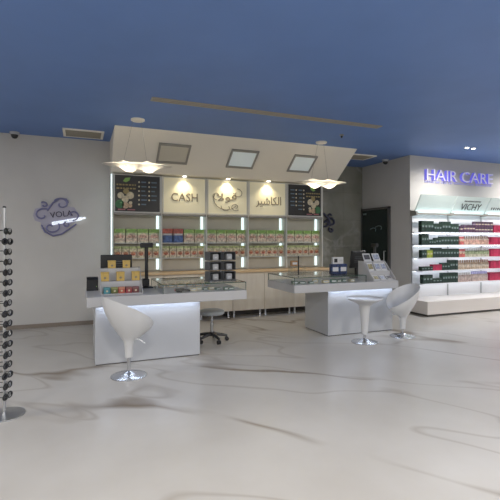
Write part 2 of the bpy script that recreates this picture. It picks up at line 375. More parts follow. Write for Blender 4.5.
# ------------------------------------------------------------------ the room
BW = 8.0       # the painted back wall
MW = 8.5       # the marble wall behind it
HW = 6.9       # the hair care wall
SX = 6.41      # side wall of the hair care block
struct(MB().box(-6, 15, -6, 9, -0.1, 0).build('floor', M['floor']))
struct(MB().box(-6, 15, -6, 9, CEIL, CEIL + 0.1).build('ceiling', M['ceiling']))
struct(MB().box(-6, 4.9, BW, BW + 0.6, 0, CEIL).build('wall_back', M['wall']))
wm = struct(MB().box(4.9, SX, MW + 0.02, MW + 0.1, 0, CEIL).build('wall_marble', M['dark']))
zs = [0, 0.66, 1.32, 1.98, 2.64, CEIL]
for x0, x1 in ((4.9, 5.86), (5.86, SX)):
    for z0, z1 in zip(zs, zs[1:]):
        MB().box(x0 + 0.0015, x1 - 0.0015, MW, MW + 0.02, z0 + 0.0015, z1 - 0.0015, 0.001).build('marble_slab', M['marble'], wm)
struct(MB().box(SX, SX + 0.15, HW + 0.15, MW + 0.1, 0, CEIL).build('wall_side', M['wall']))
struct(MB().box(SX, 15, HW, HW + 0.15, 0, CEIL).build('wall_right', M['wall']))
struct(MB().box(-6.1, -6, -6, 9, 0, CEIL).build('wall_left', M['wall']))
struct(MB().box(15, 15.1, -6, 9, 0, CEIL).build('wall_far_right', M['wall']))
struct(MB().box(-6, 15, -6.1, -6, 0, CEIL).build('wall_rear', M['wall']))
struct(MB().box(-6, 0.5, BW - 0.014, BW, 0, 0.07).build('baseboard_back', M['skirt']))

# door in the side wall
d = struct(MB().box(SX - 0.035, SX, 7.54, 8.47, 0.0, 2.20, 0.004).build('door_1', M['doorglass']))
MB().box(SX - 0.05, SX, 7.49, 7.54, 0, 2.25).box(SX - 0.05, SX, 8.46, 8.49, 0, 2.25).box(SX - 0.05, SX, 7.49, 8.49, 2.20, 2.25).build('door_frame', M['dark'], d)
MB().box(SX - 0.038, SX - 0.03, 8.30, 8.42, 2.10, 2.14).build('door_plate', M['doormark'], d)
mk = MB()
for cy, cz, r in ((8.05, 1.74, 0.10), (7.86, 1.78, 0.11)):
    mk.tube([(SX - 0.038, cy + r * math.cos(t), cz + 0.6 * r * math.sin(t) * (0.5 + t / 9)) for t in [0.3 + 0.35 * k for k in range(11)]], 0.008, 6)
mk.build('door_emblem', M['doormark'], d)
MB().tube([(SX - 0.035, 7.62, 0.95), (SX - 0.08, 7.62, 0.95), (SX - 0.08, 7.62, 1.25), (SX - 0.035, 7.62, 1.25)], 0.009, 8).build('door_handle', M['steel'], d)

# sloped bulkhead over the cash desk wall
X0, X1 = 0.50, 5.02
BYT, BYB, BZ = 6.82, 7.60, 2.69
bulk = struct(MB().prism([(BYT, CEIL), (BYB, BZ), (BW, BZ), (BW, CEIL)], 'x', X0, X1).build('bulkhead', M['bulk']))
def on_slope(t):       # t from 0 at the top to 1 at the bottom of the sloped face
    return BYT + (BYB - BYT) * t, CEIL + (BZ - CEIL) * t
ny, nz = -(CEIL - BZ), -(BYB - BYT); nl = math.hypot(ny, nz); ny /= nl; nz /= nl
def slope_plate(x0, x1, t0, t1, lo, hi, mb):
    (ya, za), (yb, zb) = on_slope(t0), on_slope(t1)
    mb.prism([(ya + ny * lo, za + nz * lo), (yb + ny * lo, zb + nz * lo), (yb + ny * hi, zb + nz * hi), (ya + ny * hi, za + nz * hi)], 'x', x0, x1)
for k, (xa, xb, lit, lb) in enumerate(((1.22, 1.765, 0, 'unlit square light panel in the slope above the CASH sign'), (2.50, 3.03, 1, 'lit square light panel in the slope above the swirl sign'), (3.76, 4.26, 1, 'lit square light panel in the slope nearest the door'))):
    t = thing('light_panel', lb, 'light panel', group='square light panels in the bulkhead')
    f = MB(); b = 0.035; tb = 0.045
    slope_plate(xa, xb, 0.27, 0.27 + tb, 0, 0.02, f); slope_plate(xa, xb, 0.72 - tb, 0.72, 0, 0.02, f)
    slope_plate(xa, xa + b, 0.27 + tb, 0.72 - tb, 0, 0.02, f); slope_plate(xb - b, xb, 0.27 + tb, 0.72 - tb, 0, 0.02, f)
    f.build('frame', M['frame'], t)
    f = MB(); slope_plate(xa + b, xb - b, 0.27 + tb, 0.72 - tb, 0, 0.008, f); f.build('diffuser', M['lighton' if lit else 'lightdim'], t)

# ------------------------------------------------------------------ ceiling fittings
def vent(lb, x0, x1, y0, y1, n):
    t = thing('ceiling_vent', lb, 'vent', ((x0 + x1) / 2, (y0 + y1) / 2, CEIL))
    hx, hy = (x1 - x0) / 2, (y1 - y0) / 2; b = 0.04
    MB().box(-hx, hx, -hy, -hy + b, -0.02, 0).box(-hx, hx, hy - b, hy, -0.02, 0).box(-hx, -hx + b, -hy + b, hy - b, -0.02, 0).box(hx - b, hx, -hy + b, hy - b, -0.02, 0).build('frame', M['bulk'], t)
    MB().box(-hx + b, hx - b, -hy + b, hy - b, -0.004, 0).build('backing', M['dark'], t)
    st = (2 * hy - 2 * b) / n
    me = MB().prism([(-0.018, -0.005), (0.012, -0.02), (0.016, -0.018), (-0.014, -0.004)], 'x', -hx + b, hx - b).mesh('slat', M['vent'])
    for i in range(n): inst('slat', me, t, (0, -hy + b + st * (i + 0.5), 0))
vent('square air vent in the blue ceiling by the left wall', -0.26, 0.37, 7.28, 7.80, 11)
vent('air vent in the blue ceiling behind the sloped bulkhead end', 5.22, 5.80, 7.20, 7.66, 10)
t = thing('slot_diffuser', 'long double slot air diffuser across the blue ceiling', 'diffuser', (2.6, 5.36, CEIL))
MB().box(-1.75, 1.75, -0.07, -0.045, -0.012, 0).box(-1.75, 1.75, 0.045, 0.07, -0.012, 0).box(-1.75, 1.75, -0.01, 0.01, -0.012, 0).box(-1.77, -1.75, -0.07, 0.07, -0.012, 0).box(1.75, 1.77, -0.07, 0.07, -0.012, 0).build('frame', M['slot'], t)
for y in (-0.028, 0.028): MB().box(-1.75, 1.75, y - 0.017, y + 0.017, -0.004, 0).build('slot', M['vent'], t)
t = thing('smoke_detector', 'small dark detector on the blue ceiling near the slot diffuser', 'detector', (4.1, 6.0, CEIL))
MB().lathe([(0.035, 0), (0.035, -0.015), (0.028, -0.02)], 20).build('base', M['vent'], t)
MB().lathe([(0.018, -0.02), (0.016, -0.05), (0.008, -0.055)], 16).build('sensor', M['black'], t)
def dome(lb, loc):
    t = thing('security_camera', lb, 'camera', loc)
    MB().lathe([(0.075, 0), (0.075, -0.03), (0.06, -0.045)], 24).build('housing', M['white'], t)
    MB().lathe([(0.055, -0.045), (0.05, -0.075), (0.032, -0.1), (0.01, -0.108)], 24).build('dome', M['black'], t, True)
dome('dome camera on the ceiling above the left wall swirl sign', (-1.0, 7.88, CEIL))
dome('dome camera on the ceiling near the dark green door', (6.27, 7.5, CEIL))
for dx, lb in ((6.98, 'bright twin downlight in the blue ceiling before the hair care wall'), (9.4, 'added unseen twin downlight further right along the hair care wall'), (11.8, 'added unseen twin downlight furthest right along the hair care wall')):  # both further-right downlights are unseen, added to brighten the hair care wall
    t = thing('twin_downlight', lb, 'downlight', (dx, 5.92, CEIL), group='twin downlights along the hair care wall')
    for x in (-0.085, 0.085):
        MB().lathe([(0.05, 0), (0.05, -0.008), (0.036, -0.01)], 20, (x, 0, 0)).build('trim_ring', M['vent'], t)
        MB().lathe([(0.034, -0.0101), (0.032, -0.014), (0.01, -0.016)], 20, (x, 0, 0)).build('lens', M['downwhite'], t)
    spot('downlight_lamp', (dx, 5.92, CEIL - 0.03), 150, (1, 0.95, 0.9), 2.4, 0.9, (0.25, 0, 0), 0.06)
for x, y in ADDED_PANELS:
    nm = 'unseen square ceiling panel added to light the open shop floor'
    t = thing('added_ceiling_light', nm, 'ceiling light', (x, y, CEIL), group='unseen square ceiling lights added over the shop floor')
    MB().box(-0.32, 0.32, -0.32, -0.29, -0.03, 0).box(-0.32, 0.32, 0.29, 0.32, -0.03, 0).box(-0.32, -0.29, -0.29, 0.29, -0.03, 0).box(0.29, 0.32, -0.29, 0.29, -0.03, 0).build('frame', M['bulk'], t)
    MB().box(-0.29, 0.29, -0.29, 0.29, -0.02, 0).build('diffuser', M['addedroomlight'], t)

# ------------------------------------------------------------------ pendant lamps
PEND_W = 7.5
def pendant(lb, x, y, zb):
    t = thing('pendant_lamp', lb, 'pendant lamp', (x, y, CEIL), -0.10, 'wavy pendant lamps')
    MB().lathe([(0.10, 0), (0.10, -0.02), (0.085, -0.03)], 28).build('canopy', M['bulk'], t, True)
    D = zb - CEIL
    nx, nyy = 48, 14; L, Wd = 0.50, 0.20
    def top(px, q): return 0.012 + 0.05 * sum(math.exp(-((px - c) / 0.075) ** 2) for c in (-0.20, 0.13)) * (1 - q * q)
    def bot(px, q): return -0.012 - 0.10 * sum(math.exp(-((px - c) / 0.12) ** 2) for c in (-0.12, 0.17)) * (1 - q * q)
    mb = MB(); T = []; B = []
    for i in range(nx + 1):
        px = -L + 2 * L * i / nx; hw = Wd * math.sqrt(max(0.0004, 1 - (px / L) ** 2)) ; k = max(0.08, 1 - abs(px / L) ** 3)
        T.append([mb.bm.verts.new((px, hw * q, D + top(px, q) * k)) for q in [-1 + 2 * j / nyy for j in range(nyy + 1)]])
        B.append([mb.bm.verts.new((px, hw * q, D + bot(px, q) * k)) for q in [-1 + 2 * j / nyy for j in range(nyy + 1)]])
    for i in range(nx):
        for j in range(nyy):
            mb.bm.faces.new((T[i][j], T[i + 1][j], T[i + 1][j + 1], T[i][j + 1])); mb.bm.faces.new((B[i][j], B[i][j + 1], B[i + 1][j + 1], B[i + 1][j]))
        for j in (0, nyy): mb.bm.faces.new((T[i][j], B[i][j], B[i + 1][j], T[i + 1][j]))
    for i in (0, nx):
        for j in range(nyy): mb.bm.faces.new((T[i][j], T[i][j + 1], B[i][j + 1], B[i][j]))
    mb.build('shade', M['lampshell'], t, True)
    for c in (-0.20, 0.13):
        MB().tube([(c, 0, D + 0.054), (c * 0.35, 0, -0.03)], 0.002, 6).build('cord', M['frame'], t)
    for c in (-0.15, 0.15):                           # lamps inside the two bulges
        MB().lathe([(0.008, 0.012), (0.018, 0.006), (0.020, -0.006), (0.010, -0.018)], 14, (c, 0, D - 0.02)).build('bulb', M['bulb'], t, True)
        l = bpy.data.lights.new('pendant_bulb_light', 'POINT'); l.energy = PEND_W; l.color = (1.0, 0.88, 0.68); l.shadow_soft_size = 0.022
        lo = bpy.data.objects.new('pendant_bulb_light', l); lo.location = (c, 0, D - 0.03); C.objects.link(lo); lo.parent = t
    return t
pendant('wavy white pendant lamp hanging before the left fruit poster', 0.79, 6.36, 2.60)
pendant('wavy white pendant lamp hanging before the right fruit poster', 4.06, 6.58, 2.545)

# ------------------------------------------------------------------ display wall behind the cash desks
PY = 7.76        # face of the header panels
BX = [0.535 + 0.855 * k for k in range(6)]
unit = thing('display_unit', 'lit display shelving with header panels behind the cash desks', 'shelving', (0, BW, 0))
def U(mb, n, m, par=unit, sm=False):
    o = mb.build(n, m, par, sm)
    if par is unit: o.location = (0, -BW, 0)
    return o
U(MB().box(BX[0], BX[5], BW - 0.03, BW - 0.002, 0.93, 2.68), 'back_panel', M['shelfback'])
for k, x in enumerate(BX):
    u = U(MB().box(x - 0.011, x + 0.011, PY - 0.01, BW - 0.03, 0.93, 2.68), 'upright', M['shelfboard'])
    sd = -1 if k else 1
    e = MB()
    if k == 0: e.box(x - 0.032, x - 0.019, PY - 0.03, PY + 0.03, 1.02, 2.66).build('led_strip', M['led'], u)
    else: e.box(x - 0.062, x - 0.022, BW - 0.045, BW - 0.0305, 0.95, 1.98).build('led_strip', M['led'], u)
for k in range(5):
    a, b = BX[k] + 0.019, BX[k + 1] - 0.019
    for z in (1.435, 1.155):
        U(MB().box(a, b, PY + 0.06, BW - 0.03, z, z + 0.016), 'shelf', M['shelfboard'])
    U(MB().box(a, b, PY - 0.05, PY + 0.05, 1.945, 1.985, 0.004), 'light_rail', M['frame'])
    hp = U(MB().box(a, b, PY, PY + 0.05, 1.99, 2.67, 0.004), 'header_panel', M['poster' if k in (0, 4) else 'panel'])
    f = MB().box(a, b, PY - 0.008, PY, 1.99, 2.01).box(a, b, PY - 0.008, PY, 2.655, 2.67).box(a, a + 0.015, PY - 0.008, PY, 2.01, 2.655).box(b - 0.015, b, PY - 0.008, PY, 2.01, 2.655)
    f.build('panel_frame', M['shelfboard'], hp)
    cx = (a + b) / 2
    if k == 1: text_part('letter', 'CASH', 0.50, 0.155, M['lettering'], hp, (cx, PY, 2.30), 0.008, split=True)
    if k == 3: text_part('lettering', '\uFEAE\uFEF4\uFEB7\uFE8E\uFEDC\uFEDF\uFE8D', 0.56, 0.225, M['lettering'], hp, (cx + 0.02, PY, 2.27), 0.008)
    if k == 2:
        text_part('lettering', '\uFEFB\uFEEE\uFED3', 0.40, 0.19, M['lettering'], hp, (cx - 0.02, PY, 2.32), 0.008, 0.06)
        sw = MB()
        def arc(c0, c1, r0, r1, t0, t1, n=22): return [(cx + c0 + (r0 + (r1 - r0) * i / n) * math.cos(t0 + (t1 - t0) * i / n), PY - 0.004, 2.31 + c1 + 0.8 * (r0 + (r1 - r0) * i / n) * math.sin(t0 + (t1 - t0) * i / n)) for i in range(n + 1)]
        for q in (arc(-0.02, -0.02, 0.27, 0.24, 2.7, 5.6), arc(0.16, -0.16, 0.10, 0.03, 5.4, -1.4), arc(-0.22, 0.05, 0.03, 0.10, 0, 4.6), arc(0.20, 0.10, 0.03, 0.12, -4.0, 1.6), arc(-0.02, -0.17, 0.04, 0.12, 0.5, -3.4)):
            sw.tube(q, 0.006, 6)
        sw.build('swirl_emblem', M['lettering'], hp, True)
    if k in (0, 4):
        def X(u): return a + 0.02 + (u if k == 0 else 1 - u) * (b - a - 0.04)
        def Zp(v): return 2.65 - v * 0.64
        y0, y1 = PY - 0.003, PY + 0.001
        lf = MB(); lf.prism([(X(0.17), Zp(0.16)), (X(0.22), Zp(0.07)), (X(0.34), Zp(0.05)), (X(0.31), Zp(0.14)), (X(0.24), Zp(0.19))], 'y', y0, y1).build('leaf_print', M['leaf'], hp)
        for u_, v_, r, mm in ((0.12, 0.56, 0.055, 'ivory'), (0.33, 0.55, 0.065, 'ivory'), (0.22, 0.66, 0.06, 'ivory'), (0.10, 0.80, 0.075, 'darkgreenprint'), (0.23, 0.83, 0.058, 'peach'), (0.34, 0.76, 0.03, 'ivory'), (0.33, 0.84, 0.035, 'peach'), (0.24, 0.44, 0.05, 'goldprint')):
            MB().disc(X(u_), Zp(v_), r, y0, y1).build('fruit_print', M[mm], hp)
        tl = MB(); random.seed(3)
        for v_ in (0.25, 0.35):
            u0 = 0.03
            while u0 < 0.46:
                wd = random.uniform(0.03, 0.07); p, q = sorted((X(u0), X(u0 + wd))); tl.box(p, q, y0, y1, Zp(v_ + 0.03), Zp(v_ - 0.01)); u0 += wd + 0.02
        tag(tl.build('title_print', M['goldprint'], hp), kind='stuff')
        pk = MB(); p, q = sorted((X(0.06), X(0.22))); pk.box(p, q, y0, y1, Zp(0.965), Zp(0.93)); p, q = sorted((X(0.27), X(0.44))); pk.box(p, q, y0, y1, Zp(0.965), Zp(0.935)); pk.build('caption_print', M['pinkprint'], hp)
        ls = MB(); lt = MB()
        for c0, rows in ((0.53, 6), (0.76, 5)):
            for i in range(rows):
                v_ = 0.17 + 0.125 * i; ls.disc(X(c0), Zp(v_), 0.017, y0, y1, 10)
                p, q = sorted((X(c0 + 0.05), X(c0 + 0.05 + random.uniform(0.08, 0.14)))); lt.box(p, q, y0, y1, Zp(v_ + 0.015), Zp(v_ - 0.02))
        tag(ls.build('bullet_print', M['ivory'], hp), kind='stuff'); tag(lt.build('list_print', M['blueprint'], hp), kind='stuff')

# downlights under the bulkhead over the header panels
for k, lb in ((1, 'CASH sign'), (2, 'swirl emblem sign'), (3, 'Arabic cashier sign')):
    cx = (BX[k] + BX[k + 1]) / 2
    t = thing('recessed_downlight', 'small warm downlight in the bulkhead soffit above the ' + lb, 'downlight', (cx - 0.02, 7.675, BZ), group='downlights over the signs')
    MB().lathe([(0.052, 0), (0.052, -0.008), (0.04, -0.01)], 24).build('trim_ring', M['bulk'], t)
    MB().lathe([(0.038, -0.0101), (0.034, -0.016), (0.01, -0.018)], 20).build('lens', M['downlight'], t)
    spot('downlight_lamp', (cx - 0.02, 7.66, BZ - 0.03), 14, (1.0, 0.86, 0.60), 2.0, 1.0, (0.16, 0, 0), 0.02)

# cabinets under the worktop
EX = [0.535, 1.40, 2.06, 2.72, 3.39, 4.05, 4.93]
names = ['behind the left desk end', 'second from the left wall', 'behind the swivel stool', 'below the gap between the desks', 'behind the glass wing of the right desk', 'at the door end of the row']
for i, (a, b) in enumerate(zip(EX, EX[1:])):
    t = thing('base_cabinet', 'pale wood base cabinet ' + names[i], 'cabinet', ((a + b) / 2, 7.8, 0), group='base cabinets under the maple worktop')
    h = (b - a) / 2
    MB().box(-h + 0.001, h - 0.001, -0.17, 0.19, 0.13, 0.87).build('body', M['cream'], t)
    MB().box(-h + 0.003, h - 0.003, -0.19, -0.171, 0.135, 0.855, 0.002).build('door', M['cream'], t)
    MB().box(-h + 0.001, h - 0.001, 0.10, 0.12, 0.0, 0.13).build('toe_board', M['dark'], t)
    for x in ((-h + 0.06, h - 0.06)):
        MB().lathe([(0.028, 0), (0.028, 0.01), (0.02, 0.02), (0.02, 0.13)], 16, (x, -0.10, 0)).build('leg', M['steel'], t, True)
tag(MB().box(0.51, 4.96, 7.57, BW, 0.871, 0.91, 0.003).build('worktop', M['maple']), 'long light maple worktop under the lit display shelves', 'worktop')

# cartons on the display shelves
def carton_mesh(w_, d_, h_, m): return MB().box(-w_ / 2, w_ / 2, -d_ / 2, d_ / 2, 0, h_, 0.003).mesh('carton', m)
big = carton_mesh(0.19, 0.10, 0.25, M['tea']); rb = carton_mesh(0.185, 0.10, 0.26, M['redblue'])
small = carton_mesh(0.126, 0.08, 0.215, M['snack'])
biglab = MB().disc(0, 0.11, 0.06, -0.053, -0.0501, 16, 1.15).mesh('picture_label', M['tealabel'])
rblab = MB().box(-0.07, 0.07, -0.053, -0.0501, 0.14, 0.165).mesh('picture_label', M['paper'])
smalllab = MB().disc(0, 0.085, 0.036, -0.043, -0.0401, 14, 1.1).mesh('picture_label', M['snacklabel'])
bigtop = MB().box(-0.06, 0.06, -0.053, -0.0501, 0.195, 0.24, 0.001).mesh('brand_label', M['leaf'])
where = ['left fruit poster', 'CASH sign', 'swirl emblem sign', 'Arabic cashier sign', 'right fruit poster']
for k in range(5):
    a, b = BX[k] + 0.022, BX[k + 1] - 0.022
    for i in range(4):
        x = a + (b - a) * (i + 0.5) / 4; r = k == 1 and i < 2
        if r: o = tag(inst('food_carton', rb, None, (x, 7.885, 1.4512)), ['left', 'right'][i] + ' of two red and blue cartons on the upper shelf under the CASH sign', 'carton', 'red and blue cartons'); inst('picture_label', rblab, o)
        else:
            o = tag(inst('food_carton', big, None, (x, 7.875 + random.uniform(-0.008, 0.008), 1.4512), random.uniform(-0.04, 0.04)), nth('f%d' % k) + ' green topped fruit carton, upper shelf under the ' + where[k], 'carton', 'fruit cartons on the upper shelf under the ' + where[k])
            inst('picture_label', biglab, o); inst('brand_label', bigtop, o)
    for i in range(6):
        x = a + (b - a) * (i + 0.5) / 6
        o = tag(inst('food_carton', small, None, (x, 7.88 + random.uniform(-0.008, 0.008), 1.1712), random.uniform(-0.04, 0.04)), nth('s%d' % k) + ' small beige snack carton, lower shelf under the ' + where[k], 'carton', 'snack cartons on the lower shelf under the ' + where[k])
        inst('picture_label', smalllab, o)

# ------------------------------------------------------------------ cash desks
GT = 0.95; DT = 0.84; DB = 0.72
def desk(lb, glb, x0, x1, bx0, bx1, y0, y1, gx0, gx1):
    t = thing('cash_desk', lb, 'desk', ((bx0 + bx1) / 2, y0 + 0.17, 0)); ox, oy = t.location.x, t.location.y
    def b(n, m, X0_, X1_, Y0_, Y1_, Z0, Z1, bev=0.0, par=t): return MB().box(X0_ - ox, X1_ - ox, Y0_ - oy, Y1_ - oy, Z0, Z1, bev).build(n, m, par)
    base = b('base', M['white'], bx0, bx1, y0 + 0.17, y1 - 0.05, 0.012, DB, 0.004)
    b('shadow_gap', M['dark'], bx0 + 0.01, bx1 - 0.01, y0 + 0.18, y1 - 0.06, 0, 0.012, 0, base)
    top = b('top', M['desk'], x0, x1, y0, y1, DB, DT, 0.005)
    b('led_strip', M['deskled'], bx0 + 0.02, bx1 - 0.02, y0 + 0.10, y0 + 0.125, DB - 0.008, DB, 0, top)
    # glass case standing on the desk top
    t = thing('glass_case', glb, 'glass case', ((gx0 + gx1) / 2, y0 + 0.17, DT)); ox, oy = t.location.x, t.location.y
    gm = [M['glass'], M['glassedge']]; th = 0.010
    def pane(X0_, X1_, Y0_, Y1_, Z0, Z1):
        mb = MB(); mb.box(X0_ - ox, X1_ - ox, Y0_ - oy, Y1_ - oy, Z0 - DT, Z1 - DT)
        dims = (X1_ - X0_, Y1_ - Y0_, Z1 - Z0); ax = dims.index(min(dims))
        mb.bm.normal_update()
        for f in mb.bm.faces:
            if abs(f.normal[ax]) < 0.5: f.material_index = 1
        mb.build('glass_pane', gm, t)
    ya, yb = y0 + 0.006, y1 - 0.006
    pane(gx0, gx1, ya, ya + th, DT, GT - th); pane(gx0, gx1, yb - th, yb, DT, GT - th)
    pane(gx0, gx0 + th, ya + th, yb - th, DT, GT - th); pane(gx1 - th, gx1, ya + th, yb - th, DT, GT - th)
    pane(gx0, gx1, ya, yb, GT - th, GT)
    return t
LY0, LY1 = 5.15, 6.10; RY0, RY1 = 5.42, 6.36
desk('white cash desk with lit base nearest the left wall', 'low glass display case on the left cash desk', 0.07, 2.04, 0.166, 1.451, LY0, LY1, 0.94, 2.034)
desk('white cash desk with lit base behind the round table', 'low glass display case on the right cash desk', 2.89, 4.80, 3.57, 4.82, RY0, RY1, 2.896, 4.17)

# things inside the glass cases
def packet(name, lb, cat, x, y, z, sx, sy, sz, m, rz=0.0, group=None):
    t = thing(name, lb, cat, (x, y, z), rz, group)
    MB().box(-sx / 2, sx / 2, -sy / 2, sy / 2, 0, sz, min(sx, sy, sz) * 0.12).build('body', m, t)
    MB().box(-sx * 0.36, sx * 0.36, -sy / 2 - 0.0015, -sy / 2, sz * 0.3, sz * 0.7).build('label', M['paper'], t)
    return t
random.seed(11)
x = 1.36
for i in range(7):
    packet('packet', nth('pl') + ' small packet in the front of the left glass case', 'packet', x, 5.27 + random.uniform(0, 0.12), DT, random.uniform(0.06, 0.10), 0.05, random.uniform(0.025, 0.045), M[random.choice(['greenitem', 'creamitem'])], random.uniform(-0.4, 0.4), 'packets inside the left glass case'); x += 0.085
for i in range(6):
    packet('packet', nth('pr') + ' flat red packet at the back of the left glass case', 'packet', 1.05 + i * 0.13, 5.85, DT, 0.09, 0.05, 0.05, M['snack'], 0, 'red packets in the left glass case')
x = 2.99
for i in range(9):
    packet('packet', nth('pg') + ' small packet inside the right glass case', 'packet', x, 5.53 + random.uniform(0, 0.14), DT, random.uniform(0.07, 0.11), 0.06, random.uniform(0.03, 0.06), M[random.choice(['greenitem', 'greenitem', 'creamitem'])], random.uniform(-0.4, 0.4), 'packets inside the right glass case'); x += 0.128
# black scanner lying in the left case
t = thing('barcode_scanner', 'black handheld scanner lying inside the left glass case', 'scanner', (1.19, 5.24, DT))
MB().box(-0.085, 0.035, -0.035, 0.035, 0.012, 0.05, 0.008).build('head', M['black'], t)
MB().tube([(0.02, 0, 0.028), (0.07, 0.0, 0.026), (0.11, 0.01, 0.015)], [0.016, 0.017, 0.012], 10).build('grip', M['black'], t, True)
MB().box(-0.088, -0.084, -0.026, 0.026, 0.018, 0.044).build('window', M['ruby'], t)
MB().box(-0.06, 0.0, -0.02, 0.02, 0, 0.012).build('foot', M['black'], t)

# white stepped display stands
def steps(lb, x, y, sw):
    t = thing('stepped_stand', lb, 'display stand', (x, y, DT))
    for i, (y0, z1) in enumerate(((0, 0.012), (0.13, 0.15), (0.27, 0.30))):
        MB().box(-sw / 2, sw / 2, y0, 0.40, 0 if i == 0 else (0.012, 0.15)[i - 1], z1, 0.002).build('step', M['desk'], t)
    for s in (-1, 1):
        MB().prism([(0, 0), (0.40, 0), (0.40, 0.31), (0.27, 0.31), (0.13, 0.16), (0, 0.03)], 'x', s * sw / 2 - 0.004, s * sw / 2 + 0.004).build('side_panel', M['desk'], t)
    return t
steps('white stepped stand holding gold and coloured cartons on left desk', 0.475, 5.30, 0.48)
def gift(lb, m, x, y, z, sx, sy, sz, group, lid=True):
    t = thing('gift_carton', lb, 'carton', (x, y, z), random.uniform(-0.06, 0.06), group)
    MB().box(-sx / 2, sx / 2, -sy / 2, sy / 2, 0, sz, 0.003).build('body', m, t)
    MB().disc(0, sz * 0.42, sx * 0.16, -sy / 2 - 0.002, -sy / 2, 12).build('seal', M['lettering'] if m is M['gold'] else M['ivory'], t)
    if lid: MB().box(-sx / 2 - 0.003, sx / 2 + 0.003, -sy / 2 - 0.003, sy / 2 + 0.003, sz, sz + 0.014, 0.002).build('lid', m, t)
for x in (0.285, 0.47, 0.655): gift(nth('gm') + ' gold carton on the middle step of the left desk stand', M['gold'], x, 5.495, DT + 0.15, 0.095, 0.07, 0.10, 'gold cartons on the middle step')
for x in (0.375, 0.555): gift(nth('gt') + ' gold carton on the top step of the left desk stand', M['gold'], x, 5.63, DT + 0.30, 0.09, 0.07, 0.085, 'gold cartons on the top step')
for x, mn, cn in ((0.3, 'teal', 'teal'), (0.386, 'olive', 'olive green'), (0.47, 'brick', 'orange red'), (0.555, 'ruby', 'ruby red'), (0.64, 'maroon', 'dark maroon')):
    gift(cn + ' carton in the front row of the left desk stand', M[mn], x, 5.36, DT + 0.012, 0.076, 0.07, 0.075, 'coloured cartons in the front row', False)

# tills: monitor, printer, customer display pole
def monitor(lb, x, y, z, rz, tilt, w_=0.38, h_=0.26):
    t = thing('till_monitor', lb, 'monitor', (x, y, z), rz)
    MB().box(-0.09, 0.09, -0.09, 0.09, 0, 0.018, 0.005).build('base', M['black'], t)
    MB().box(-0.025, 0.025, -0.02, 0.02, 0.018, 0.24, 0.004).build('neck', M['black'], t)
    s = MB().box(-w_ / 2, w_ / 2, -0.045, -0.01, -h_ / 2, h_ / 2, 0.006).build('screen', M['black'], t)
    s.location = (0, 0, 0.33); s.rotation_euler = (tilt, 0, 0)
    MB().box(-w_ / 2 + 0.02, w_ / 2 - 0.02, -0.0105, -0.008, -h_ / 2 + 0.02, h_ / 2 - 0.02).build('display_glass', M['lens'], s)
    for q in range(4): MB().box(-0.1, 0.1, -0.0465, -0.045, -0.05 + q * 0.03, -0.04 + q * 0.03).build('cooling_slot', M['charcoal'], s)
    return t
monitor('black till monitor behind the gold cartons on left desk', 0.45, 5.88, DT, 0, 0.0, 0.40, 0.27)
monitor('black till monitor behind the leaflet stand on right desk', 4.47, 6.10, DT, 0.25, 0.15, 0.36, 0.30)
t = thing('receipt_printer', 'black receipt printer at the left end of the left desk', 'printer', (0.15, 5.92, DT))
MB().prism([(-0.09, 0), (0.09, 0), (0.09, 0.17), (-0.06, 0.17), (-0.09, 0.14)], 'x', -0.07, 0.07).build('body', M['black'], t)
MB().box(-0.05, 0.05, -0.055, -0.03, 0.1701, 0.174).build('paper_slot', M['charcoal'], t)
MB().box(0.045, 0.055, -0.093, -0.09, 0.05, 0.06).build('button', M['leaf'], t)
def pole(lb, x, y, rz, ht):
    t = thing('customer_display', lb, 'display pole', (x, y, DT), rz)
    MB().box(-0.075, 0.075, -0.07, 0.07, 0, 0.02, 0.005).build('base', M['black'], t)
    MB().box(-0.06, 0.03, -0.05, 0.05, 0.02, 0.13, 0.012).build('housing', M['black'], t)
    MB().tube([(0, 0, 0.10), (0, 0, ht - 0.05)], 0.024, 12).build('post', M['black'], t, True)
    MB().box(-0.085, 0.085, -0.025, 0.025, ht - 0.065, ht, 0.008).build('head', M['black'], t)
    MB().box(-0.07, 0.07, -0.028, -0.0255, ht - 0.052, ht - 0.014).build('readout', M['lens'], t)
pole('black customer display pole on left desk beside the glass case', 0.85, 5.90, 0.1, 0.62)
pole('black customer display pole on right desk near the door', 4.745, 5.955, 1.45, 0.60)

# charcoal compartment tower on the left glass case
t = thing('compartment_tower', 'charcoal tower of six compartments on the left glass case', 'display stand', (1.76, 5.42, GT), 0.12)
MB().box(-0.20, 0.20, -0.09, 0.09, 0, 0.012, 0.002).build('base', M['charcoal'], t)
for r in range(3):
    for cxx in (-0.10, 0.10):
        z = 0.014 + r * 0.132
        cell = MB().box(cxx - 0.09, cxx - 0.083, -0.085, 0.085, z, z + 0.115).box(cxx + 0.083, cxx + 0.09, -0.085, 0.085, z, z + 0.115).box(cxx - 0.083, cxx + 0.083, -0.085, 0.085, z, z + 0.007).box(cxx - 0.083, cxx + 0.083, -0.085, 0.085, z + 0.108, z + 0.115).box(cxx - 0.083, cxx + 0.083, 0.075, 0.085, z + 0.007, z + 0.108).build('compartment', M['charcoal'], t)
        MB().box(cxx - 0.042, cxx + 0.038, -0.08, -0.02, z + 0.007, z + 0.085, 0.003).build('grey_card', M['greycard'], cell)
        MB().box(cxx - 0.02, cxx + 0.015, -0.0815, -0.0801, z + 0.03, z + 0.05).build('tag', M['steel'], cell)
MB().tube([(0, 0.0, 0.012), (0, 0.0, 0.40)], 0.008, 8).build('spine', M['steel'], t)

